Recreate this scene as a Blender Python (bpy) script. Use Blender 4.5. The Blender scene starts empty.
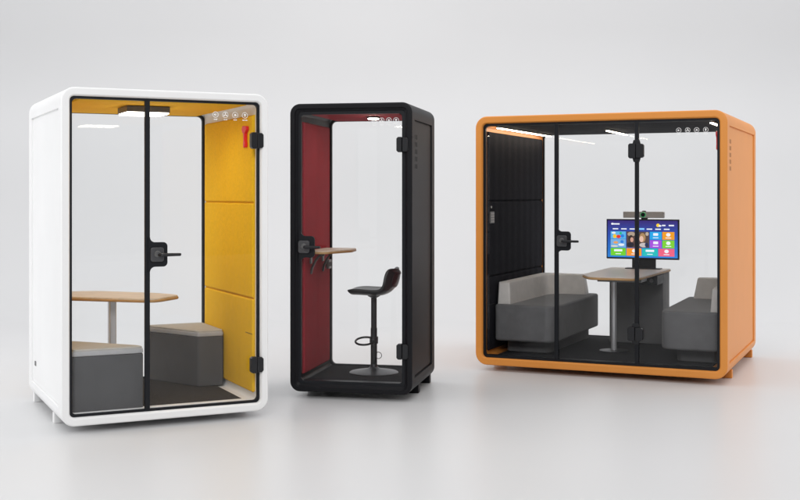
import bpy, bmesh, math, random
from math import sin, cos, pi, radians
from mathutils import Vector, Matrix
random.seed(4)
C = bpy.data.collections.new("studio"); bpy.context.scene.collection.children.link(C)
S = bpy.context.scene

# ------------------------------------------------------------------ camera
cd = bpy.data.cameras.new("camera"); cam = bpy.data.objects.new("camera", cd); C.objects.link(cam)
cam.location = (0, 0, 1.573); cam.rotation_euler = (radians(90), 0, 0)
cd.sensor_width = 36; cd.lens = 1151.4 / 800 * 36; cd.shift_y = -55.5 / 800
cd.clip_start = .05; cd.clip_end = 200
S.camera = cam
# ------------------------------------------------------------------ world and lights
w = bpy.data.worlds.new("World"); S.world = w; w.use_nodes = True
def _world():   # a studio room: pale overhead, dim behind the camera
    N = w.node_tree.nodes; L = w.node_tree.links; bg = N["Background"]
    tc = N.new("ShaderNodeTexCoord"); sp = N.new("ShaderNodeSeparateXYZ"); L.new(tc.outputs["Generated"], sp.inputs[0])
    a = N.new("ShaderNodeMath"); a.operation = 'MULTIPLY_ADD'; a.inputs[1].default_value = .9; L.new(sp.outputs["Z"], a.inputs[0])
    b = N.new("ShaderNodeMath"); b.operation = 'MULTIPLY_ADD'; b.inputs[1].default_value = .25; b.inputs[2].default_value = .32; L.new(sp.outputs["Y"], b.inputs[0])
    L.new(b.outputs[0], a.inputs[2]); a.use_clamp = True
    r = N.new("ShaderNodeValToRGB"); r.color_ramp.elements[0].color = (.10, .102, .105, 1); r.color_ramp.elements[1].color = (.80, .81, .83, 1)
    L.new(a.outputs[0], r.inputs[0]); L.new(r.outputs[0], bg.inputs[0]); bg.inputs[1].default_value = .75
_world()
def area(name, loc, target, size, power, col=(1, 1, 1), sizey=None):
    l = bpy.data.lights.new(name, 'AREA'); l.energy = power; l.color = col; l.size = size
    if sizey: l.shape = 'RECTANGLE'; l.size_y = sizey
    o = bpy.data.objects.new(name, l); C.objects.link(o); o.location = loc
    o.rotation_euler = (Vector(target) - Vector(loc)).to_track_quat('-Z', 'Y').to_euler(); return o
area("softbox_overhead", (0, 9.5, 6.5), (0, 9.5, 0), 12, 200, (1, .99, .975), 7)
area("softbox_side_a", (-8.5, 7.0, 3.2), (-1, 9, 1), 4, 205, (1, 1, 1), 4)
area("softbox_side_b", (8.5, 10.0, 3.0), (1, 11, 1), 4, 140, (1, .96, .95), 4)
area("added_front_fill", (-.5, -1.5, 6.0), (0, 9.5, 1.2), 6, 430, (1, .995, .985), 3)  # unseen lamp, added high in front to keep the booth fronts bright
area("backdrop_wash", (0, 12.8, 7.6), (0, 17.5, 2.4), 28, 440, (.975, .985, 1), 1.5)  # unseen lamp, added to lift the backdrop against the floor
# ------------------------------------------------------------------ exposure
S.view_settings.view_transform = 'Standard'; S.view_settings.look = 'None'
S.view_settings.exposure = .12; S.view_settings.gamma = 1
S.cycles.max_bounces = 12; S.cycles.transparent_max_bounces = 24

# ------------------------------------------------------------------ materials
def mat(name, col, rough=.5, metal=0, noise=None, bump=None, emit=None, estr=0, spec=.5, sheen=0, coat=0, channels=None):
    m = bpy.data.materials.new(name); m.use_nodes = True; nt = m.node_tree; N = nt.nodes; L = nt.links
    b = N["Principled BSDF"]; b.inputs["Base Color"].default_value = (*col, 1)
    b.inputs["Roughness"].default_value = rough; b.inputs["Metallic"].default_value = metal
    b.inputs["Specular IOR Level"].default_value = spec; b.inputs["Sheen Weight"].default_value = sheen
    b.inputs["Coat Weight"].default_value = coat
    if emit: b.inputs["Emission Color"].default_value = (*emit, 1); b.inputs["Emission Strength"].default_value = estr
    tc = N.new("ShaderNodeTexCoord")
    if noise:   # (scale, amount, stretch)
        sc, am, st = noise
        mp = N.new("ShaderNodeMapping"); mp.inputs["Scale"].default_value = st; L.new(tc.outputs["Object"], mp.inputs[0])
        t = N.new("ShaderNodeTexNoise"); t.inputs["Scale"].default_value = sc; t.inputs["Detail"].default_value = 5
        L.new(mp.outputs[0], t.inputs["Vector"])
        cr = N.new("ShaderNodeMapRange"); cr.inputs[1].default_value = .3; cr.inputs[2].default_value = .7
        cr.inputs[3].default_value = 1 - am; cr.inputs[4].default_value = 1 + am; L.new(t.outputs[0], cr.inputs[0])
        mx = N.new("ShaderNodeVectorMath"); mx.operation = 'SCALE'; mx.inputs[0].default_value = col
        L.new(cr.outputs[0], mx.inputs["Scale"]); L.new(mx.outputs[0], b.inputs["Base Color"])
    if bump:    # (scale, strength, distance)
        t2 = N.new("ShaderNodeTexNoise"); t2.inputs["Scale"].default_value = bump[0]; t2.inputs["Detail"].default_value = 3
        L.new(tc.outputs["Object"], t2.inputs["Vector"])
        bp = N.new("ShaderNodeBump"); bp.inputs["Strength"].default_value = bump[1]; bp.inputs["Distance"].default_value = bump[2]
        L.new(t2.outputs[0], bp.inputs["Height"])
        if channels:   # sewn vertical channels across the panel
            wv = N.new("ShaderNodeTexWave"); wv.bands_direction = 'Y'; wv.inputs["Scale"].default_value = channels[0]; wv.inputs["Distortion"].default_value = .25
            L.new(tc.outputs["Object"], wv.inputs["Vector"]); b2 = N.new("ShaderNodeBump"); b2.inputs["Strength"].default_value = channels[1]; b2.inputs["Distance"].default_value = .012
            L.new(wv.outputs["Fac"], b2.inputs["Height"]); L.new(b2.outputs[0], bp.inputs["Normal"])
        L.new(bp.outputs[0], b.inputs["Normal"])
    return m
U = (1, 1, 1)
M = dict(
    backdrop=mat("backdrop_paint", (.80, .80, .805), .55, noise=(.5, .012, U), bump=(60, .05, .002), spec=.3),
    white=mat("white_powder_coat", (.87, .87, .87), .42, noise=(2, .02, U), bump=(2.5, .06, .004)),
    black=mat("black_powder_coat", (.0095, .0095, .0115), .46, noise=(4, .06, U), bump=(3, .05, .004), spec=.15),
    orange=mat("orange_powder_coat", (.74, .280, .050), .42, noise=(4, .02, U), bump=(2.5, .06, .004), spec=.4),
    gasket=mat("black_rubber", (.005, .006, .009), .5, noise=(20, .1, U), spec=.3),
    darkmetal=mat("dark_metal", (.012, .0125, .015), .36, noise=(20, .1, U), spec=.4),
    lockgrey=mat("lock_grey", (.08, .08, .085), .35, metal=.4, noise=(20, .1, U)),
    yellow=mat("yellow_felt", (.86, .51, .014), .9, noise=(60, .06, U), bump=(6, .30, .014), spec=.2, channels=(2.1, .12)),
    red=mat("red_felt", (.34, .024, .036), .9, noise=(9, .08, U), bump=(8, .3, .010), spec=.2),
    charcoal=mat("charcoal_felt", (.013, .013, .018), .9, noise=(30, .3, (1, 4, 1)), bump=(10, .25, .008), spec=.15, channels=(1.7, .25)),
    seatgrey=mat("dark_grey_upholstery", (.115, .115, .12), .75, noise=(14, .08, U), bump=(7, .3, .010), spec=.3, sheen=.1),
    backgrey=mat("light_grey_upholstery", (.55, .525, .505), .8, noise=(14, .06, U), bump=(7, .3, .008), spec=.3, sheen=.1),
    stoolgrey=mat("stool_body_fabric", (.085, .085, .089), .7, noise=(10, .07, U), bump=(7, .25, .008), spec=.3),
    cushion=mat("beige_cushion_fabric", (.44, .42, .385), .8, noise=(40, .06, U), bump=(500, .12, .0015)),
    piping=mat("grey_cushion_band", (.40, .40, .41), .7, noise=(14, .05, U), bump=(500, .2, .001)),
    oak=mat("oak_veneer", (.66, .55, .42), .45, noise=(5, .14, (1.5, 9, 9))),
    oakedge=mat("oak_edge", (.46, .26, .10), .5, noise=(10, .2, (1, 1, 20))),
    greige=mat("greige_laminate", (.62, .55, .50), .40, noise=(5, .08, (1.5, 9, 9))),
    steel=mat("brushed_steel", (.60, .60, .62), .32, metal=.5, noise=(20, .08, (1, 1, .1))),
    greymetal=mat("grey_metal", (.14, .14, .14), .4, metal=.5, noise=(20, .08, U)),
    carpet_brown=mat("brown_carpet", (.050, .046, .044), .95, noise=(140, .7, U), bump=(300, .8, .004), spec=.1),
    carpet_black=mat("black_carpet", (.016, .016, .019), .95, noise=(140, .5, U), bump=(300, .8, .004), spec=.1),
    carpet_grey=mat("charcoal_carpet", (.020, .021, .024), .95, noise=(140, .4, U), bump=(300, .8, .004), spec=.1),
    hammer=mat("red_plastic", (.75, .008, .012), .35, noise=(10, .03, U)),
    lamp=mat("lamp_diffuser", (1, 1, 1), .5, emit=(1, .93, .80), estr=14),
    strip=mat("strip_diffuser", (1, 1, 1), .5, emit=(1, .86, .66), estr=18),
    spot=mat('spot_diffuser', (1, 1, 1), .5, emit=(1, .92, .78), estr=70),
    decal=mat("white_vinyl", (.9, .9, .9), .5, emit=(1, 1, 1), estr=0),
    leather=mat("black_leather", (.014, .013, .014), .38, noise=(20, .1, U), bump=(250, .2, .0015)),
    maroon=mat("dark_red_back_shell", (.035, .006, .008), .35, noise=(20, .1, U)),
    grey_plastic=mat("grey_plastic", (.40, .37, .35), .4, noise=(20, .05, U)),
    lens=mat("lens_glass", (.004, .004, .004), .08, noise=(20, .05, U)),
    green=mat("green_ring", (.03, .30, .10), .3, emit=(.05, .6, .2), estr=.25),
    tube=mat("black_satin_tube", (.015, .014, .015), .3, metal=.4, noise=(20, .1, U)),
    basegrey=mat("stool_base_grey", (.045, .045, .05), .35, metal=.6, noise=(20, .05, U)),
)
# oak must not look flat: rings along the long axis
def glass_mat():
    m = bpy.data.materials.new("clear_glass"); m.use_nodes = True; N = m.node_tree.nodes; L = m.node_tree.links
    for n in list(N):
        if n.type == 'BSDF_PRINCIPLED': N.remove(n)
    out = [n for n in N if n.type == 'OUTPUT_MATERIAL'][0]
    tr = N.new("ShaderNodeBsdfTransparent"); tr.inputs[0].default_value = (.998, 1, 1, 1)
    gl = N.new("ShaderNodeBsdfGlossy"); gl.inputs["Roughness"].default_value = .02
    lw = N.new("ShaderNodeLayerWeight"); lw.inputs[0].default_value = .5
    pw = N.new("ShaderNodeMath"); pw.operation = 'POWER'; pw.inputs[1].default_value = 5; L.new(lw.outputs["Facing"], pw.inputs[0])
    ma = N.new("ShaderNodeMath"); ma.operation = 'MULTIPLY_ADD'; ma.inputs[1].default_value = .6; ma.inputs[2].default_value = .016; L.new(pw.outputs[0], ma.inputs[0])
    mx = N.new("ShaderNodeMixShader"); L.new(ma.outputs[0], mx.inputs[0]); L.new(tr.outputs[0], mx.inputs[1]); L.new(gl.outputs[0], mx.inputs[2])
    L.new(mx.outputs[0], out.inputs[0]); return m
M['glass'] = glass_mat()
def flat(name, col, e=.95):
    if name not in M: M[name] = mat(name, (col[0] * .05, col[1] * .05, col[2] * .05), .3, emit=col, estr=e)
    return M[name]

# ------------------------------------------------------------------ mesh helpers
class MB:
    def __init__(s): s.bm = bmesh.new(); s.mats = []
    def _m(s, faces, m):
        if m is None: return
        if m not in s.mats: s.mats.append(m)
        for f in faces: f.material_index = s.mats.index(m)
    def loops(s, loops, cap=True, close=False, m=None):
        V = [[s.bm.verts.new(p) for p in lp] for lp in loops]; F = []
        n = len(V[0]); R = range(len(V) if close else len(V) - 1)
        for i in R:
            a, b = V[i], V[(i + 1) % len(V)]
            for k in range(n):
                try: F.append(s.bm.faces.new((a[k], a[(k + 1) % n], b[(k + 1) % n], b[k])))
                except ValueError: pass
        if cap and not close: F.append(s.bm.faces.new(V[0])); F.append(s.bm.faces.new(V[-1]))
        s._m(F, m); return s
    def box(s, x0, y0, z0, x1, y1, z1, bev=0, seg=2, m=None, rot=None):
        r = bmesh.ops.create_cube(s.bm, size=1)['verts']
        c = Vector(((x0 + x1) / 2, (y0 + y1) / 2, (z0 + z1) / 2))
        for v in r: v.co = Vector((v.co.x * (x1 - x0), v.co.y * (y1 - y0), v.co.z * (z1 - z0)))
        fs = {f for v in r for f in v.link_faces}
        if bev:
            es = {e for v in r for e in v.link_edges}
            q = bmesh.ops.bevel(s.bm, geom=list(es), offset=bev, segments=seg, profile=.5, affect='EDGES')
            r = list({v for f in q['faces'] for v in f.verts}); fs = {f for v in r for f in v.link_faces}
        for v in r:
            if rot: v.co = rot @ v.co
            v.co += c
        s._m(fs, m); return s
    def prism(s, pts, z0, z1, bev=.0, axis='z', m=None, mtop=None, seg=3, bevbot=True):
        """polygon (a,b) list extruded along an axis; edges top/bottom rounded by inset loops"""
        def P(a, b, h): return {'z': (a, b, h), 'y': (a, h, b), 'x': (h, a, b)}[axis]
        def inset(d):
            n = len(pts); o = []
            ar = sum(pts[i][0] * pts[(i + 1) % n][1] - pts[(i + 1) % n][0] * pts[i][1] for i in range(n))
            sg = 1 if ar > 0 else -1
            for i in range(n):
                a, b, c = (Vector(pts[i - 1]), Vector(pts[i]), Vector(pts[(i + 1) % n]))
                e1 = (b - a).normalized(); e2 = (c - b).normalized()
                n1 = Vector((-e1.y, e1.x)) * sg; n2 = Vector((-e2.y, e2.x)) * sg
                k = (n1 + n2); k = k / max(.3, k.dot(n1)); o.append(b + k * d)
            return o
        L = []
        if bev:
            if bevbot:
                for k in range(seg + 1):
                    t = pi / 2 * k / seg; q = inset(bev * (1 - sin(t))); L.append([P(*p, z0 + bev * (1 - cos(t))) for p in q])
            else: L.append([P(*p, z0) for p in pts])
            for k in range(seg + 1):
                t = pi / 2 * k / seg; q = inset(bev * (1 - cos(t))); L.append([P(*p, z1 - bev * (1 - sin(t))) for p in q])
        else: L = [[P(*p, z0) for p in pts], [P(*p, z1) for p in pts]]
        s.loops(L, m=m)
        return s
    def tube(s, path, r, n=12, m=None, close=False, rz=None):
        pts = [Vector(p) for p in path]; L = []; N = len(pts); up = None
        for i, p in enumerate(pts):
            if close: t = (pts[(i + 1) % N] - pts[i - 1]).normalized()
            else: t = (pts[min(i + 1, N - 1)] - pts[max(i - 1, 0)]).normalized()
            if up is None: up = t.orthogonal().normalized()
            up = (up - t * up.dot(t)).normalized(); bi = t.cross(up)
            rr = r[i] if isinstance(r, (list, tuple)) else r
            L.append([p + up * cos(a) * rr + bi * sin(a) * (rz or rr) for a in [2 * pi * k / n for k in range(n)]])
        s.loops(L, close=close, m=m); return s
    def lathe(s, prof, cx, cy, n=40, m=None):
        L = [[(cx + r * cos(2 * pi * k / n), cy + r * sin(2 * pi * k / n), z) for k in range(n)] for r, z in prof]
        s.loops(L, m=m); return s
    def build(s, name, material, parent=None, origin=(0, 0, 0), sharp=38, wn=True):
        bmesh.ops.recalc_face_normals(s.bm, faces=s.bm.faces)
        o3 = Vector(origin)
        for v in s.bm.verts: v.co -= o3
        for f in s.bm.faces: f.smooth = True
        me = bpy.data.meshes.new(name); s.bm.to_mesh(me); s.bm.free()
        me.set_sharp_from_angle(angle=radians(sharp))
        for q in (s.mats or [material]): me.materials.append(M[q] if isinstance(q, str) else q)
        o = bpy.data.objects.new(name, me); C.objects.link(o)
        if parent is not None: o.parent = parent
        if wn: wm = o.modifiers.new('wn', 'WEIGHTED_NORMAL'); wm.keep_sharp = True; wm.weight = 90
        return o
def tag(o, label=None, cat=None, group=None, kind=None):
    for k, v in (('label', label), ('category', cat), ('group', group), ('kind', kind)):
        if v: o[k] = v
    return o
class Thing:
    """a top-level Empty at a booth-local base point; parts are written in booth-local coordinates"""
    def __init__(s, name, label, cat, booth, loc=(0, 0, 0), group=None):
        s.o = bpy.data.objects.new(name, None); C.objects.link(s.o); s.o.empty_display_size = .1
        s.loc = loc; x, y, th = booth
        s.o.location = (x + loc[0] * cos(th) - loc[1] * sin(th), y + loc[0] * sin(th) + loc[1] * cos(th), loc[2])
        s.o.rotation_euler = (0, 0, th); tag(s.o, label, cat, group)
    def part(s, name, mb, m, parent=None, label=None, sharp=38, wn=True):
        o = mb.build(name, m, parent or s.o, s.loc, sharp, wn)
        if label: o['label'] = label
        return o
def rr(x0, z0, x1, z1, r, n=8):
    p = []
    for cx, cz, a0 in ((x1 - r, z0 + r, -90), (x1 - r, z1 - r, 0), (x0 + r, z1 - r, 90), (x0 + r, z0 + r, 180)):
        for k in range(n + 1):
            a = radians(a0 + 90 * k / n); p.append((cx + r * cos(a), cz + r * sin(a)))
    return p

# ------------------------------------------------------------------ setting: seamless studio sweep
M['floor'] = mat("studio_sweep_paint", (.645, .645, .65), .36, noise=(.4, .012, U), bump=(5, .03, .002), spec=.5)
def sheet_mesh(name, prof):
    mb = MB(); rows = [[mb.bm.verts.new((x, y, z)) for x in (-22, -11, 0, 11, 22)] for y, z in prof]
    for a, b in zip(rows, rows[1:]):
        for k in range(4): mb.bm.faces.new((a[k], a[k + 1], b[k + 1], b[k]))
    o = mb.build(name, 'floor', sharp=60); o['kind'] = 'structure'
    for p in o.data.polygons: pass
R = 4.2; YW = 18.0; ZG = .020
sheet_mesh("floor", [(-8, ZG), (0, ZG), (6, ZG), (10, ZG), (YW - R, ZG)])
sheet_mesh("backdrop", [(YW - R + R * sin(radians(a)), ZG + R - R * cos(radians(a))) for a in [0, .5, 1, 2, 3] + list(range(5, 91, 3))] + [(YW, 9)])

Z0 = .07
# ------------------------------------------------------------------ booths
def booth(spec):
    x, y, th, W, D, H, r = spec['fit']; B = (x, y, th)
    t = Thing(spec['name'], spec['label'], 'office booth', B); m = spec['mat']; fi = spec['fi']; gw = spec['gw']
    zt = Z0 + H; n = 8
    def loop(yy, ins, rec=0.0):
        ri = max(r - ins, .028); pts = rr(ins, Z0 + ins, W - ins, zt - ins, ri, n)
        za, zb = .185, 2.138
        out = []; half = n + 1
        out += pts[:half]
        xr = W - ins; out += [(xr, za), (xr - rec, za + .003), (xr - rec, zb - .003), (xr, zb)]
        out += pts[half:3 * half]
        xl = ins; out += [(xl, zb), (xl + rec, zb - .003), (xl + rec, za + .003), (xl, za)]
        out += pts[3 * half:]
        return [(a, yy, b) for a, b in out]
    rec = .016; f0, f1 = .11, D - .13
    L = [loop(D - .012, .0), loop(f1 + .004, 0), loop(f1, 0, rec), loop(f0, 0, rec), loop(f0 - .004, 0)]
    bv = .013
    for k in range(5):
        a = pi / 2 * k / 4; L.append(loop(bv * (1 - sin(a)), bv * (1 - cos(a))))
    if spec.get('step'):
        L += [loop(0, .036), loop(.004, .040), loop(.012, .043), loop(.016, .050), loop(.018, fi - .006), loop(.024, fi)]
    else:
        L += [loop(0, fi - .012), loop(.002, fi - .008), loop(.012, fi - .001), loop(.02, fi)]
    L += [loop(.05, fi + .002), loop(D - .02, fi + .002), loop(D, fi), loop(D, .012)]
    mb = MB(); mb.loops(L, close=True); t.part('shell', mb, m, sharp=40)
    # recessed side panels
    for s in (0, 1):
        mb = MB(); xo = W - rec + .006 if s else rec - .006
        mb.box(min(xo, xo - .006 if s else xo + .006), f0 + .012, .197, max(xo, xo - .006 if s else xo + .006), f1 - .010, 2.127, .002, 1)
        sp = t.part('side_panel', mb, m)
        if spec.get('vents') and s:
            for q in range(5):
                for c2 in (0, .055):
                    v = MB(); zz = 2.03 - q * .056
                    v.box(W - rec + .004, .185 + c2, zz - .036, W - rec + .0085, .197 + c2, zz, .002, 1)
                    t.part('vent_slot', v, 'gasket' if m == 'black' else 'orange_dark', sp)
    if spec.get('socket'):
        v = MB(); v.box(.004, 1.12, .318, .014, 1.165, .352, .003, 1); t.part('cable_port', v, 'greymetal')
    for ly in spec['feet']:
        for lx in (.075, W - .075):
            v = MB(); v.box(lx - .05, ly - .03, ZG, lx + .05, ly + .035, Z0 + .02, .004, 2); t.part('foot', v, m)
    # interior lining
    iw = fi + .002; zi0 = Z0 + iw; zi1 = zt - iw
    v = MB(); v.box(iw + .085 if m != 'black' else iw+.03, .12, zi0 + .0005, W - iw - (.085 if m != 'black' else .03), D - .09, zi0 + .012, .003, 1)
    t.part('carpet', v, spec['carpet'])
    v = MB(); v.box(iw + .07, .10, zi1 - .016, W - iw - .07, D - .055, zi1 - .001, .003, 1)
    t.part('ceiling_panel', v, spec['ceil'])
    seams = [.178, .84, 1.515, 2.135] if spec.get('seams') else [.185, 2.135]
    for s in (0, 1):
        xb = W - iw - .008 if s else iw - .001
        v = MB(); v.box(xb, .118, .19, xb + .009, D - .114, 2.134); t.part('panel_backing', v, spec['lining'])
        for a, b in zip(seams, seams[1:]):
            v = MB(); x0 = W - iw - .022 if s else iw - .001
            v.box(x0, .115, a + .003, x0 + .023, D - .115, b - .003, .014, 4)
            wp = t.part('wall_panel', v, spec['lining'])
            if a < .2 and spec.get('seams'):
                q = MB(); xx = x0 - .001 if s else x0 + .0225
                q.box(xx, .115, .588, xx + .0015, .26, .594); t.part('seam', q, 'gasket' if spec['lining'] == 'charcoal' else 'yellow_dark', wp)
    v = MB(); v.box(iw + .02, .056, zi0 - .002, W - iw - .02, .118, zi0 + .018, .003, 2); t.part('threshold', v, m if m == 'white' else 'gasket')
    # back window
    gi = fi + .004; yb = D - .052
    v = MB(); bw = spec['bw']
    v.loops([[(a, yy, b) for a, b in rr(gi + k, Z0 + gi + k, W - gi - k, zt - gi - k, .04)] for yy, k in ((yb, 0), (yb, bw), (yb + .03, bw), (yb + .03, 0))], close=True)
    bwf = t.part('back_window', v, 'gasket')
    v = MB(); v.box(gi + .006, yb + .012, Z0 + gi + .006, W - gi - .006, yb + .018, zt - gi - .006); t.part('glass', v, 'glass', bwf)
    # front glazing
    g0 = fi - .002; ys, ye = .028, .052
    v = MB()
    v.loops([[(a, yy, b) for a, b in rr(g0 + k, Z0 + g0 + k, W - g0 - k, zt - g0 - k, max(.02, .034 - k * .3))] for yy, k in ((ys, 0), (ys, gw), (ye, gw), (ye, 0))], close=True)
    fr = t.part('door_frame', v, 'gasket')
    bars = spec['bars']
    for a, b in bars:
        v = MB(); v.box(a, ys - .006, Z0 + g0 + gw - .002, b, ye - .004, zt - g0 - gw + .002, .004, 2); t.part('bar', v, 'gasket', fr)
    xs = [g0 + .008] + [(a + b) / 2 for a, b in bars] + [W - g0 - .008]
    for i, (a, b) in enumerate(zip(xs, xs[1:])):
        v = MB(); v.box(a + .002, .036, Z0 + g0 + .008, b - .002, .044, zt - g0 - .008)
        t.part('glass_pane', v, 'glass')
    # lock plate with concave fillets
    lx, wide, zc = spec['lock']; hh = .082; rf = .035
    pts = [(lx, zc + hh + rf)] + [(lx + rf - rf * cos(a), zc + hh + rf - rf * sin(a)) for a in [pi / 2 * k / 6 for k in range(1, 7)]]
    rc = .028; X = lx + wide
    pts += [(X - rc + rc * sin(a), zc + hh - rc + rc * cos(a)) for a in [pi / 2 * k / 6 for k in range(7)]]
    q = [(p[0], 2 * zc - p[1]) for p in pts][::-1]
    v = MB(); v.prism(pts + q + [(lx - .012, zc - hh - rf), (lx - .012, zc + hh + rf)], .014, .034, .002, 'y'); lk = t.part('lock_plate', v, 'gasket')
    gx = lx + spec['lockbody']
    v = MB(); v.prism(rr(gx - .045, zc - .048, gx + .045, zc + .048, .018), -.004, .016, .004, 'y'); t.part('lock_body', v, 'lockgrey', lk)
    v = MB(); v.tube([(gx, -.012 + q_, zc + .004) for q_ in (0, .004, .012)], [.018, .022, .022], 20); t.part('lock_cylinder', v, 'greymetal', lk)
    hx = spec['lever']
    v = MB(); v.tube([(gx + .012, .0, zc), (gx + .012, -.03, zc), (gx + .018, -.043, zc), (gx + .03, -.048, zc), (hx - .006, -.05, zc), (hx, -.05, zc)], [.013, .012, .012, .012, .010, .007], 14, rz=.010)
    t.part('handle', v, 'darkmetal', lk)
    # hinges
    for hx0, hx1, z0, z1 in spec['hinges']:
        v = MB(); c = .012; mid = (hx0 + hx1) / 2
        v.prism([(hx0, z0 + c), (hx0 + c, z0), (mid - .008, z0), (mid - .004, z0 + .002), (mid - .004, z1 - .002), (mid - .008, z1), (hx0 + c, z1), (hx0, z1 - c)][::-1], -.016, .03, .003, 'y')
        v.prism([(mid, z0 + .004), (hx1 - c, z0 + .004), (hx1, z0 + c + .004), (hx1, z1 - c - .004), (hx1 - c, z1 - .004), (mid, z1 - .004)][::-1], -.012, .028, .003, 'y')
        if spec.get('hinge_flare'):
            v.prism([(mid - .024, z1 + .03), (mid + .024, z1 + .03), (mid + .034, z1 - .004), (mid - .034, z1 - .004)], .012, .03, .002, 'y')
            v.prism([(mid - .024, z0 - .03), (mid + .024, z0 - .03), (mid + .034, z0 + .004), (mid - .034, z0 + .004)], .012, .03, .002, 'y')
        t.part('hinge', v, 'darkmetal')
    # pictogram stickers on the glass
    ix0, ix1, iz = spec['icons']; R_ = .021
    for k in range(4):
        cx = ix0 + (ix1 - ix0) * k / 3; v = MB(); yy = .0345
        v.loops([[(cx + q * cos(2 * pi * j / 24), y_, iz + q * sin(2 * pi * j / 24)) for j in range(24)] for q, y_ in ((R_, yy), (R_ - .003, yy), (R_ - .003, yy + .001), (R_, yy + .001))], close=True)
        def pl(pp): v.prism([(cx + a, iz + b) for a, b in pp], yy, yy + .001, axis='y')
        if k == 0:
            pl([(-.010, -.004), (-.005, -.004), (.001, -.010), (.001, .010), (-.005, .004), (-.010, .004)]); pl([(.004, -.006), (.006, -.006), (.010, .006), (.008, .006)])
        elif k == 1:
            for a0 in (90, 210, 330):
                a = radians(a0); u, w_ = (cos(a), sin(a)), (-sin(a), cos(a))
                pl([(u[0] * p + w_[0] * q, u[1] * p + w_[1] * q) for p, q in ((.002, -.002), (.012, -.005), (.014, .001), (.010, .005), (.002, .002))])
        elif k == 2:
            pl([(-.008, -.002), (.008, -.002), (.004, .008), (-.004, .008)]); pl([(-.010, -.007), (.010, -.007), (.010, -.004), (-.010, -.004)])
        else:
            pl([(.007 * cos(a), .004 + .007 * sin(a)) for a in [2 * pi * j / 12 for j in range(12)]]); pl([(-.003, -.011), (.003, -.011), (.004, -.004), (-.004, -.004)])
        cw = .012 if k < 3 else .018
        v.box(cx - cw, yy, iz - .036, cx - .002, yy + .001, iz - .030); v.box(cx + .001, yy, iz - .036, cx + cw, yy + .001, iz - .030)
        t.part('pictogram', v, 'decal')
    return t, B
M['orange_dark'] = mat("vent_shadow_orange", (.22, .09, .03), .6, noise=(4, .05, U))
M['yellow_dark'] = mat("yellow_seam", (.30, .15, .01), .9, noise=(4, .05, U))

WH, WB = booth(dict(name='office_booth', label='white two-seat office booth with yellow padded lining and glass front', mat='white',
    fit=(-2.1802, 7.4079, .4517, 1.405, 1.4166, 2.2, .0875), fi=.056, gw=.019, bw=.016, carpet='carpet_brown', ceil='yellow', lining='yellow', seams=True,
    feet=(.46, 1.35), socket=True, bars=[(.547, .581)], lock=(.579, .118, 1.172), lockbody=.045, lever=.771,
    hinges=[(1.276, 1.366, 1.890, 2.004), (1.276, 1.366, .336, .449)], icons=(1.035, 1.245, 2.121)))
BK, BB = booth(dict(name='office_booth', label='narrow black single office booth with dark red lining and glass door', mat='black',
    fit=(-.8416, 8.7931, -.2035, .9508, .9793, 2.1951, .0765), fi=.060, gw=.024, bw=.016, carpet='carpet_black', ceil='red', lining='red', step=True, vents=True,
    feet=(.42, .91), bars=[], lock=(.083, .108, 1.174), lockbody=.028, lever=.255,
    hinges=[(.834, .921, 1.890, 2.004), (.834, .921, .338, .455)], icons=(.655, .822, 2.132)))
OR, OB = booth(dict(name='office_booth', label='wide orange meeting booth with charcoal lining and three glass panels', mat='orange',
    fit=(.6669, 10.1927, -.4159, 2.1688, 1.8786, 2.1921, .1035), fi=.064, gw=.024, bw=.014, carpet='carpet_grey', ceil='charcoal', lining='charcoal', seams=True, vents=True,
    feet=(.46, 1.81), bars=[(.714, .750), (1.409, 1.443)], lock=(.748, .112, 1.174), lockbody=.04, lever=.948, hinge_flare=True,
    hinges=[(1.362, 1.490, 1.875, 2.000), (1.355, 1.482, .350, .463)], icons=(1.772, 1.990, 2.103)))

# ------------------------------------------------------------------ white booth contents
ZF = .128 + .012
def poly_round(pts, r, n=5):
    out = []; N = len(pts)
    for i in range(N):
        a, b, c = Vector(pts[i - 1]), Vector(pts[i]), Vector(pts[(i + 1) % N])
        rad = r[i] if isinstance(r, (list, tuple)) else r
        u = (a - b).normalized(); v = (c - b).normalized()
        if rad <= 0: out.append(tuple(b)); continue
        p, q = b + u * rad, b + v * rad
        for k in range(n + 1):
            t = k / n; out.append(tuple(p * (1 - t) ** 2 + b * 2 * t * (1 - t) + q * t * t))
    return out
def corner_stool(label, pts, base):
    t = Thing('corner_stool', label, 'stool', WB, (base[0], base[1], ZF), 'corner stools in the white booth')
    P = poly_round(pts, .02, 3); zt = .552
    v = MB(); v.prism(P, ZF + .001, zt - .045, .004); t.part('body', v, 'stoolgrey')
    v = MB(); v.prism(P, zt - .044, zt - .008, .010); t.part('cushion_band', v, 'piping')
    c = Vector((sum(p[0] for p in pts) / len(pts), sum(p[1] for p in pts) / len(pts)))
    P2 = [tuple(c + (Vector(p) - c) * .975) for p in P]
    v = MB(); v.prism(P2, zt - .012, zt + .004, .006); t.part('cushion', v, 'cushion')
corner_stool('angular grey stool with beige top in the back corner by the yellow wall', [(.845, 1.33), (1.12, .76), (1.318, .76), (1.318, 1.33)], (1.1, 1.05))
corner_stool('angular grey stool with beige top behind the left pane of the white booth', [(.086, .085), (.555, .085), (.535, .16), (.17, .58), (.086, .58)], (.3, .3))
t = Thing('cafe_table', 'pale oak table on a flat metal leg inside the white booth', 'table', WB, (.5, .85, ZF))
tp = poly_round([(.70, .38), (.957, .64), (.862, .875), (.45, 1.31), (.10, 1.31), (.085, .93)], [.12, .06, .12, .12, .05, .05])
v = MB(); v.prism(tp, .812, .832, .009, bevbot=True); t.part('tabletop', v, 'oakedge')
c = Vector((.5, .8)); v = MB(); v.prism([tuple(c + (Vector(p) - c) * .985) for p in tp], .829, .8405, .002); t.part('tabletop_surface', v, 'oak')
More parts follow.
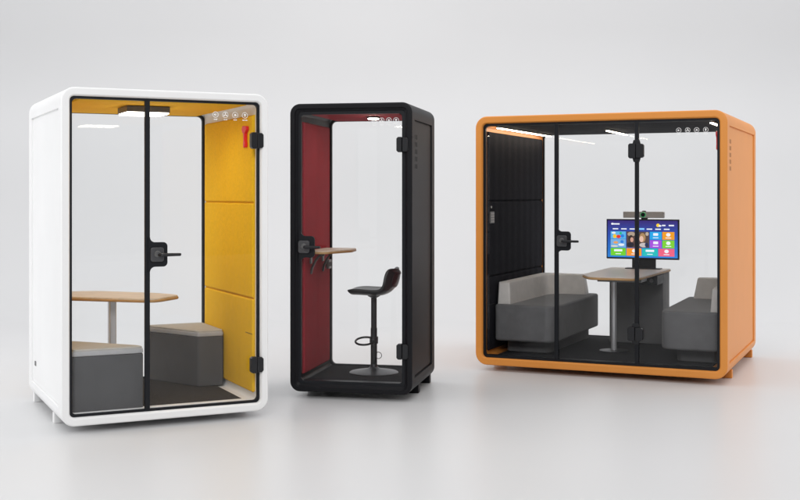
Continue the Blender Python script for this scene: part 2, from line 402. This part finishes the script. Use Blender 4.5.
v = MB(); v.box(.475, .80, ZF + .01, .525, .87, .812, .008, 3); t.part('leg', v, 'steel')
v = MB(); v.box(.32, .70, ZF + .001, .68, .97, ZF + .012, .004, 2); t.part('base_plate', v, 'greymetal')
t = Thing('ceiling_light', 'black rectangular ceiling lamp glowing inside the white booth', 'ceiling light', WB, (.65, .6, 2.14))
v = MB(); v.box(.515, .42, 2.150, .82, .72, 2.193, .004, 2); t.part('housing', v, 'greymetal')
v = MB(); v.box(.523, .428, 2.140, .812, .712, 2.152, .003, 2); t.part('diffuser', v, 'lamp')
def hammer(label, B, W, iw, y, z):
    t = Thing('emergency_hammer', label, 'hammer', B, (W - iw - .04, y, z), 'emergency hammers on booth walls')
    x = W - iw - .034
    v = MB(); v.prism([(y - .018, z - .075), (y + .012, z - .08), (y + .016, z - .045), (y + .010, z - .03), (y + .014, z + .02), (y + .036, z + .03), (y + .05, z + .055), (y + .03, z + .078), (y - .045, z + .072), (y - .050, z + .045), (y - .014, z + .02), (y - .010, z - .03), (y - .02, z - .045)], x - .012, x + .012, .004, 'x')
    t.part('handle', v, 'hammer')
    v = MB(); v.tube([(x, y - .045, z + .058), (x, y - .03, z + .058), (x, y + .04, z + .058)], [.002, .012, .012], 12); t.part('striker', v, 'hammer')
hammer('red emergency hammer on the yellow wall of the white booth', WB, 1.405, .058, .235, 1.985)
hammer('small red emergency hammer high on the wall of the orange booth', OB, 2.1688, .066, .16, 2.02)

# ------------------------------------------------------------------ black booth contents
ZB = .132 + .012
t = Thing('bar_stool', 'black bar stool with curved low back inside the black booth', 'stool', BB, (.53, .56, ZB)); cx, cy = .53, .56
v = MB(); v.lathe([(.001, ZB), (.195, ZB), (.197, ZB + .004), (.19, ZB + .010), (.12, ZB + .022), (.05, ZB + .034), (.03, ZB + .05), (.024, ZB + .08), (.001, ZB + .08)], cx, cy, 56); t.part('base', v, 'basegrey')
v = MB(); v.lathe([(.001, ZB + .03), (.026, ZB + .03), (.026, ZB + .36), (.023, ZB + .362), (.023, ZB + .60), (.05, ZB + .615), (.05, ZB + .63), (.001, ZB + .63)], cx, cy, 28); t.part('column', v, 'tube')
v = MB(); v.tube([(cx - .070 + .075 * cos(a), cy - .02 + .070 * sin(a), ZB + .255 + .022 * sin(a)) for a in [2 * pi * k / 40 for k in range(40)]], .0085, 10, close=True)
v.lathe([(.03, ZB + .235), (.034, ZB + .235), (.034, ZB + .29), (.03, ZB + .29)], cx, cy, 24); t.part('footrest', v, 'tube')
v = MB(); v.tube([(cx + .045 + .026 * cos(a), cy - .035, ZB + .145 + .026 * sin(a)) for a in [2 * pi * k / 28 for k in range(28)]], .0028, 8, close=True)
v.tube([(cx + .02, cy - .03, ZB + .145), (cx + .022, cy - .035, ZB + .145)], .004, 8); t.part('height_ring', v, 'tube')
# seat shell: profile swept from the front lip to the top of the back
prof = [(-.205, .004), (-.198, .018), (-.13, .022), (-.05, .018), (.03, .014), (.085, .020), (.118, .052), (.135, .10), (.146, .150), (.168, .182), (.205, .190)]
def shell(off, wscale, zadd=0):
    rows = []
    for i, (px, pz) in enumerate(prof):
        u = i / (len(prof) - 1); row = []
        hw = (.12 + .06 * sin(min(1, u * 2.2) * pi / 2) - .05 * max(0, (u - .6) * 2.5)) * wscale
        for k in range(13):
            s = -1 + 2 * k / 12; curl = .010 * abs(s) ** 3 * (1 if .12 < u < .95 else .2)
            cxx = px - (.035 * abs(s) ** 2 * min(1, max(0, u - .45) * 4))
            row.append(Vector((cx + .01 + cxx, cy + s * hw, ZB + .655 + pz + curl)))
        rows.append(row)
    return rows
top = shell(0, 1)
def thick(rows, d):
    out = []
    for i, r in enumerate(rows):
        o = []
        for k, p in enumerate(r):
            a = rows[min(i + 1, len(rows) - 1)][k] - rows[max(i - 1, 0)][k]; b = r[min(k + 1, 12)] - r[max(k - 1, 0)]
            n = a.cross(b).normalized(); e = d * (1 - .55 * (abs(-1 + 2 * k / 12) ** 4)) * (1 - .3 * (i in (0, len(rows) - 1)))
            o.append(p - n * e if n.z > 0 or i > 5 else p + n * e)
        out.append(o)
    return out
def sheet(mb, A, Bm, m):
    L = []
    for a, b in zip(A, Bm): L.append(list(a) + list(b)[::-1])
    mb.loops(L, m=m)
v = MB(); sheet(v, top, thick(top, .050), None); o = t.part('seat', v, 'leather', sharp=80, wn=False)
sub = o.modifiers.new("sub", 'SUBSURF'); sub.levels = 2; sub.render_levels = 2
lo = thick(top, .0505); lo2 = thick(top, .060)
v = MB(); sheet(v, [q[2:11] for q in lo[6:]], [q[2:11] for q in lo2[6:]], None); o = t.part('back_shell', v, 'maroon', sharp=80, wn=False)
sub = o.modifiers.new("sub", 'SUBSURF'); sub.levels = 2; sub.render_levels = 2

t = Thing('wall_desk', 'small pale wood desk shelf on the red wall of the black booth', 'desk', BB, (.09, .5, 1.09))
dp = poly_round([(.086, .16), (.25, .16), (.372, .50), (.35, .72), (.086, .74)], [0, .05, .03, .03, 0])
v = MB(); v.prism(dp, 1.110, 1.128, .007); t.part('desktop', v, 'oakedge')
c = Vector((.2, .45)); v = MB(); v.prism([(max(.0865, (c + (Vector(p) - c) * .985).x), (c + (Vector(p) - c) * .985).y) for p in dp], 1.126, 1.135, .002); t.part('desktop_surface', v, 'oak')
for yb in (.27, .62):
    v = MB(); v.tube([(.09, yb, .95), (.10, yb, 1.0), (.125, yb, 1.05), (.15, yb, 1.085), (.17, yb, 1.10), (.20, yb, 1.103)], .008, 10, rz=.012)
    v.box(.084, yb - .022, 1.03, .096, yb + .022, 1.107, .004, 2); t.part('bracket', v, 'greymetal')
t = Thing('power_socket', 'grey power socket box on the red wall beneath the desk shelf', 'socket', BB, (.09, .78, .98))
v = MB(); v.box(.084, .74, .96, .108, .83, 1.035, .005, 2); t.part('box', v, 'greymetal')
for k in (-1, 1):
    v = MB(); v.box(.1075, .785 + k * .022 - .014, .98, .110, .785 + k * .022 + .014, 1.015, .003, 2); t.part('outlet', v, 'gasket')
t = Thing('ceiling_light', 'small warm spotlight under the red ceiling of the black booth', 'ceiling light', BB, (.62, .40, 2.15))
v = MB(); v.prism(rr(.51, .36, .61, .46, .04), 2.172, 2.192, .003); t.part('housing', v, 'darkmetal')
v = MB(); v.prism(rr(.52, .37, .60, .45, .035), 2.164, 2.173, .002); t.part('diffuser', v, 'spot')

# ------------------------------------------------------------------ orange booth contents
ZO = .136 + .012
def sofa(label, mirror, k=0, be=.60, bt=.235):
    WO = 2.1688
    def X(a): return WO - a if mirror else a
    def mp(pts): return [(X(a), b) for a, b in pts]
    t = Thing('booth_sofa', label, 'sofa', OB, (X(.4), .9, ZO), 'facing sofas in the orange booth')
    v = MB(); v.prism(mp(poly_round([(.16, .40), (.56 - k, .40), (.60 - k, 1.66), (.16, 1.66)], [.03, .07, .03, .03])), ZO + .001, .262, .006); t.part('plinth', v, 'seatgrey')
    v = MB(); v.prism(mp(poly_round([(.105, .215), (.665 - k, .215), (.685 - k, 1.72), (.105, 1.72)], [.04, .13, .06, .03], 10)), .262, .588, .022, seg=4); t.part('seat', v, 'seatgrey')
    # low L-shaped back: along the wall, then across the rear
    A = poly_round([(.112, .27), (bt, .27), (bt + .02, 1.42), (.36, 1.52), (be, 1.52), (be, 1.66), (.30, 1.70), (.112, 1.70)], [.02, .02, .05, .06, .02, .02, .08, .05], 5)
    c = Vector((.16, 1.6)); L = []
    def slant(p, h):       # leans back: the inner faces slope toward the wall
        x, y = p; f = h * .10
        x2 = x - (x - .112) * f * 1.6 if x < .3 else x - f * .35 * (1 if x > .5 else .2)
        y2 = y + (f * .35 if y < 1.6 else 0) if x > .25 or y < .3 else y
        return (X(x2), y2)
    v = MB(); zz = [(.580, 0), (.70, .6), (.762, .9), (.775, 1.0), (.780, 1.15)]
    for z, h in zz: L.append([(*slant(p, h), z) for p in A])
    v.loops(L); t.part('backrest', v, 'backgrey', sharp=50)
sofa('grey sofa with low light grey back along the left wall of the orange booth', False)
sofa('grey sofa with low light grey back on the right of the table with the screen', True, .075, .53, .18)

t = Thing('meeting_table', 'rectangular greige table with oak edge inside the orange booth', 'table', OB, (1.05, 1.0, ZO))
tp = poly_round([(.80, .62), (.93, .34), (1.33, .34), (1.372, .46), (1.39, 1.745), (.80, 1.745)], [.03, .08, .04, .05, .02, .02])
v = MB(); v.prism(tp, .822, .844, .009); t.part('tabletop', v, 'oakedge')
c = Vector((1.09, 1.0)); v = MB(); v.prism([tuple(c + (Vector(p) - c) * .99) for p in tp], .841, .8505, .002); t.part('tabletop_surface', v, 'greige')
v = MB(); v.tube([(1.055, .78, ZO + .01), (1.055, .78, .79)], .025, 28); t.part('leg', v, 'steel')
v = MB(); v.lathe([(.001, ZO + .001), (.13, ZO + .001), (.13, ZO + .008), (.03, ZO + .012), (.001, ZO + .012)], 1.055, .78, 40); t.part('base_plate', v, 'darkmetal')
v = MB(); v.box(.93, .66, .785, 1.33, .90, .821, .005, 2); t.part('support_beam', v, 'greymetal')
v = MB(); v.box(.86, 1.42, ZO + .001, 1.375, 1.74, .8215, .006, 2); cb = t.part('cabinet', v, 'seatgrey')
v = MB(); v.box(1.19, 1.10, .735, 1.385, 1.42, .8215, .004, 2); v2 = t.part('cable_box', v, 'gasket')
v = MB(); v.tube([(1.33, 1.099, .775), (1.33, 1.092, .775)], .018, 24); t.part('knob', v, 'lockgrey', v2)
# television
TY = 1.60; x0, x1, z0, z1 = .787, 1.492, .943, 1.332
t = Thing('television', 'flat screen showing a colourful tiled menu on the meeting table', 'television', OB, (1.14, TY, .851))
v = MB(); v.box(x0, TY, z0, x1, TY + .035, z1, .004, 2); t.part('bezel', v, 'gasket')
v = MB(); v.box(1.035, TY + .02, .852, 1.265, TY + .045, 1.05, .003, 2); v.box(.98, TY - .05, .851, 1.32, TY + .07, .859, .003, 2); t.part('stand', v, 'darkmetal')
def screen_mat():
    m = bpy.data.materials.new("screen_blue"); m.use_nodes = True; N = m.node_tree.nodes; L = m.node_tree.links
    b = N["Principled BSDF"]; b.inputs["Base Color"].default_value = (.01, .01, .02, 1); b.inputs["Roughness"].default_value = .2
    g = N.new("ShaderNodeTexCoord"); s = N.new("ShaderNodeSeparateXYZ"); L.new(g.outputs["Generated"], s.inputs[0])
    r = N.new("ShaderNodeValToRGB"); r.color_ramp.elements[0].color = (.015, .20, .62, 1); r.color_ramp.elements[1].color = (.035, .018, .16, 1)
    e = r.color_ramp.elements.new(.6); e.color = (.02, .07, .40, 1)
    L.new(s.outputs["Z"], r.inputs[0]); L.new(r.outputs[0], b.inputs["Emission Color"]); b.inputs["Emission Strength"].default_value = 1.0
    return m
M['screen'] = screen_mat()
bx0, bx1, bz0, bz1 = x0 + .012, x1 - .012, z0 + .016, z1 - .012
v = MB(); v.box(bx0, TY - .002, bz0, bx1, TY + .001, bz1); scr = t.part('screen', v, 'screen')
def R2(name, col, u0, v0, u1, v1, d=.0028, e=.95, part='menu_tile', rad=.0, par=None):
    """rectangle on the screen, u right, v down, both 0..1"""
    a, b = bx0 + (bx1 - bx0) * u0, bx0 + (bx1 - bx0) * u1; c_, d_ = bz1 - (bz1 - bz0) * v1, bz1 - (bz1 - bz0) * v0
    flat(name, col, e); v = MB()
    v.prism(rr(a, c_, b, d_, max(.0006, min(rad, (b - a) / 2.05, (d_ - c_) / 2.05)), 4), TY - d - .0005, TY - d, axis='y')
    return t.part(part, v, name, scr)
def blob(name, col, u, vv, ru, rv, d=.0042, part='menu_picture', e=.95):
    cx_, cz_ = bx0 + (bx1 - bx0) * u, bz1 - (bz1 - bz0) * vv; flat(name, col, e); v = MB()
    v.prism([(cx_ + ru * cos(a), cz_ + rv * sin(a)) for a in [2 * pi * k / 20 for k in range(20)]], TY - d - .0005, TY - d, axis='y')
    return t.part(part, v, name, scr)
W_ = (.85, .88, .95)
tiles = [('tile_sky', (.10, .45, .80), .045, .30, .265, .50), ('tile_pale', (.18, .42, .75), .045, .51, .265, .735),
    ('tile_cinema', (.09, .055, .05), .275, .30, .60, .735), ('tile_cyan', (.01, .38, .80), .61, .30, .775, .51), ('tile_amber', (.85, .33, .01), .785, .30, .955, .51),
    ('tile_violet', (.38, .08, .72), .61, .525, .775, .735), ('tile_lime', (.20, .62, .03), .785, .525, .955, .735),
    ('tile_green', (.16, .62, .02), .045, .75, .265, .955), ('tile_orange', (.88, .30, .02), .275, .75, .49, .955), ('tile_teal', (.01, .50, .50), .50, .75, .72, .955), ('tile_pink', (.85, .12, .22), .73, .75, .955, .955)]
for n_, c_, a, b, c2, d_ in tiles: R2(n_, c_, a, b, c2, d_)
for (a, b, w2) in ((.10, .08, .085), (.78, .11, .06), (.875, .11, .085)):
    R2('screen_white', W_, a - .02 if a < .2 else a, b, a + w2 - .01, b + .035, part='menu_text', rad=.003)
blob('screen_white', W_, .070, .095, .012, .010); blob('sun_yellow', (.95, .62, .03), .725, .125, .017, .017)
blob('screen_white', W_, .752, .14, .014, .009, .0046)
for k in range(7):
    R2('screen_white', W_, .075 + .122 * k, .215, .155 + .122 * k, .245, part='menu_text', rad=.003) if k != 3 else R2('screen_sel', (.25, .6, 1), .075 + .122 * k, .205, .165 + .122 * k, .25, part='menu_text', rad=.003)
for u, vv in ((.692, .375), (.87, .375), (.692, .60), (.87, .60), (.155, .82), (.385, .82), (.61, .82), (.845, .82)):
    if vv > .8 and u in (.155, .61): R2('screen_white', W_, u - .06, vv - .035, u + .06, vv + .02, d=.0042, part='menu_icon', rad=.004)
    elif u == .692: R2('screen_white', W_, u - .035, vv - .04, u + .035, vv + .03, d=.0042, part='menu_icon', rad=.006)
    else: blob('screen_white', W_, u, vv, .021, .017, part='menu_icon')
    R2('screen_white', W_, u - .04, vv + .075, u + .04, vv + .095, d=.0042, part='menu_text', rad=.002)
for col, nm, u, vv, ru, rv in (((.75, .03, .02), 'pic_red', .16, .44, .022, .017), ((.9, .55, .02), 'pic_gold', .105, .43, .018, .02), ((.02, .2, .7), 'pic_blue', .215, .42, .018, .016), ((.02, .45, .2), 'pic_green', .19, .35, .012, .013), ((.8, .85, .9), 'pic_cloud', .09, .34, .02, .010),
    ((.8, .35, .1), 'pic_coral', .12, .60, .024, .012), ((.8, .85, .9), 'pic_cloud', .2, .66, .03, .012), ((.02, .2, .6), 'pic_blue', .21, .58, .016, .016), ((.75, .7, .55), 'pic_sand', .10, .70, .035, .008)):
    blob(nm, col, u, vv, ru, rv)
for col, nm, u, vv, ru, rv, d in (((.42, .33, .25), 'pic_wall', .345, .37, .038, .022, .0040), ((.03, .02, .02), 'pic_hair', .34, .49, .024, .034, .0044), ((.60, .32, .24), 'pic_skin', .352, .52, .016, .024, .0048), ((.02, .018, .03), 'pic_coat', .33, .655, .036, .024, .0050),
    ((.40, .24, .11), 'pic_brown', .505, .46, .030, .045, .0044), ((.78, .50, .40), 'pic_pale', .49, .50, .020, .030, .0048), ((.55, .50, .50), 'pic_shirt', .52, .66, .040, .022, .0050), ((.02, .03, .09), 'pic_navy', .565, .655, .018, .022, .0053), ((.5, .42, .35), 'pic_tan', .57, .36, .016, .018, .0042)):
    blob(nm, col, u, vv, ru, rv, d)
t = Thing('conference_camera', 'grey camera bar with round green-ringed lens above the screen', 'camera', OB, (1.16, TY, z1))
ca, cb_ = .958, 1.352
v = MB(); v.box(ca, TY - .03, 1.346, cb_, TY + .03, 1.406, .006, 3); t.part('bar', v, 'grey_plastic')
v = MB(); v.box(1.13, TY - .01, 1.333, 1.19, TY + .02, 1.353, .002, 1); t.part('mount', v, 'gasket')
v = MB(); v.box(1.14, TY - .012, 1.405, 1.175, TY + .012, 1.416, .003, 1); t.part('button', v, 'darkmetal')
v = MB(); v.tube([(1.155, TY - .028, 1.377), (1.155, TY - .040, 1.377)], .026, 28); ln = t.part('lens_ring', v, 'green')
v = MB(); v.tube([(1.155, TY - .038, 1.377), (1.155, TY - .043, 1.377)], .020, 28); t.part('lens', v, 'lens', ln)
# controls on the charcoal wall
t = Thing('wall_keypad', 'grey switch keypad on the charcoal wall of the orange booth', 'keypad', OB, (.092, .22, 1.37))
v = MB(); v.box(.087, .128, 1.315, .098, .235, 1.42, .003, 2); kp = t.part('plate', v, 'greymetal')
for i in range(4):
    for j in range(2):
        v = MB(); v.box(.0975, .140 + j * .046, 1.323 + i * .0235, .1005, .178 + j * .046, 1.341 + i * .0235, .002, 1); t.part('button', v, 'grey_plastic', kp)
v = MB(); v.tube([(.087, .17, 1.46), (.094, .17, 1.46)], .010, 16)
o = v.build('wall_sensor', 'grey_plastic', None); o.location = (OB[0], OB[1], 0); o.rotation_euler = (0, 0, OB[2])
tag(o, 'small round sensor dot on the charcoal wall above the keypad', 'sensor')
def strip(label, xa, ya, yb_, zz=2.163):
    t = Thing('strip_light', label, 'ceiling light', OB, (xa, ya, zz), 'warm strip lights under the charcoal ceiling')
    v = MB(); v.box(xa - .016, ya, zz + .004, xa + .016, yb_, zz + .0125, .002, 1); t.part('channel', v, 'darkmetal')
    v = MB(); v.box(xa - .012, ya + .005, zz - .004, xa + .012, yb_ - .005, zz + .005, .003, 2); t.part('diffuser', v, 'strip')
strip('long warm strip light beside the left wall of the orange booth', .165, .13, 1.78)
strip('short warm strip light above the table of the orange booth', .95, .95, 1.75)
strip('warm strip light in the far right ceiling corner of the orange booth', 2.02, .12, 1.75)
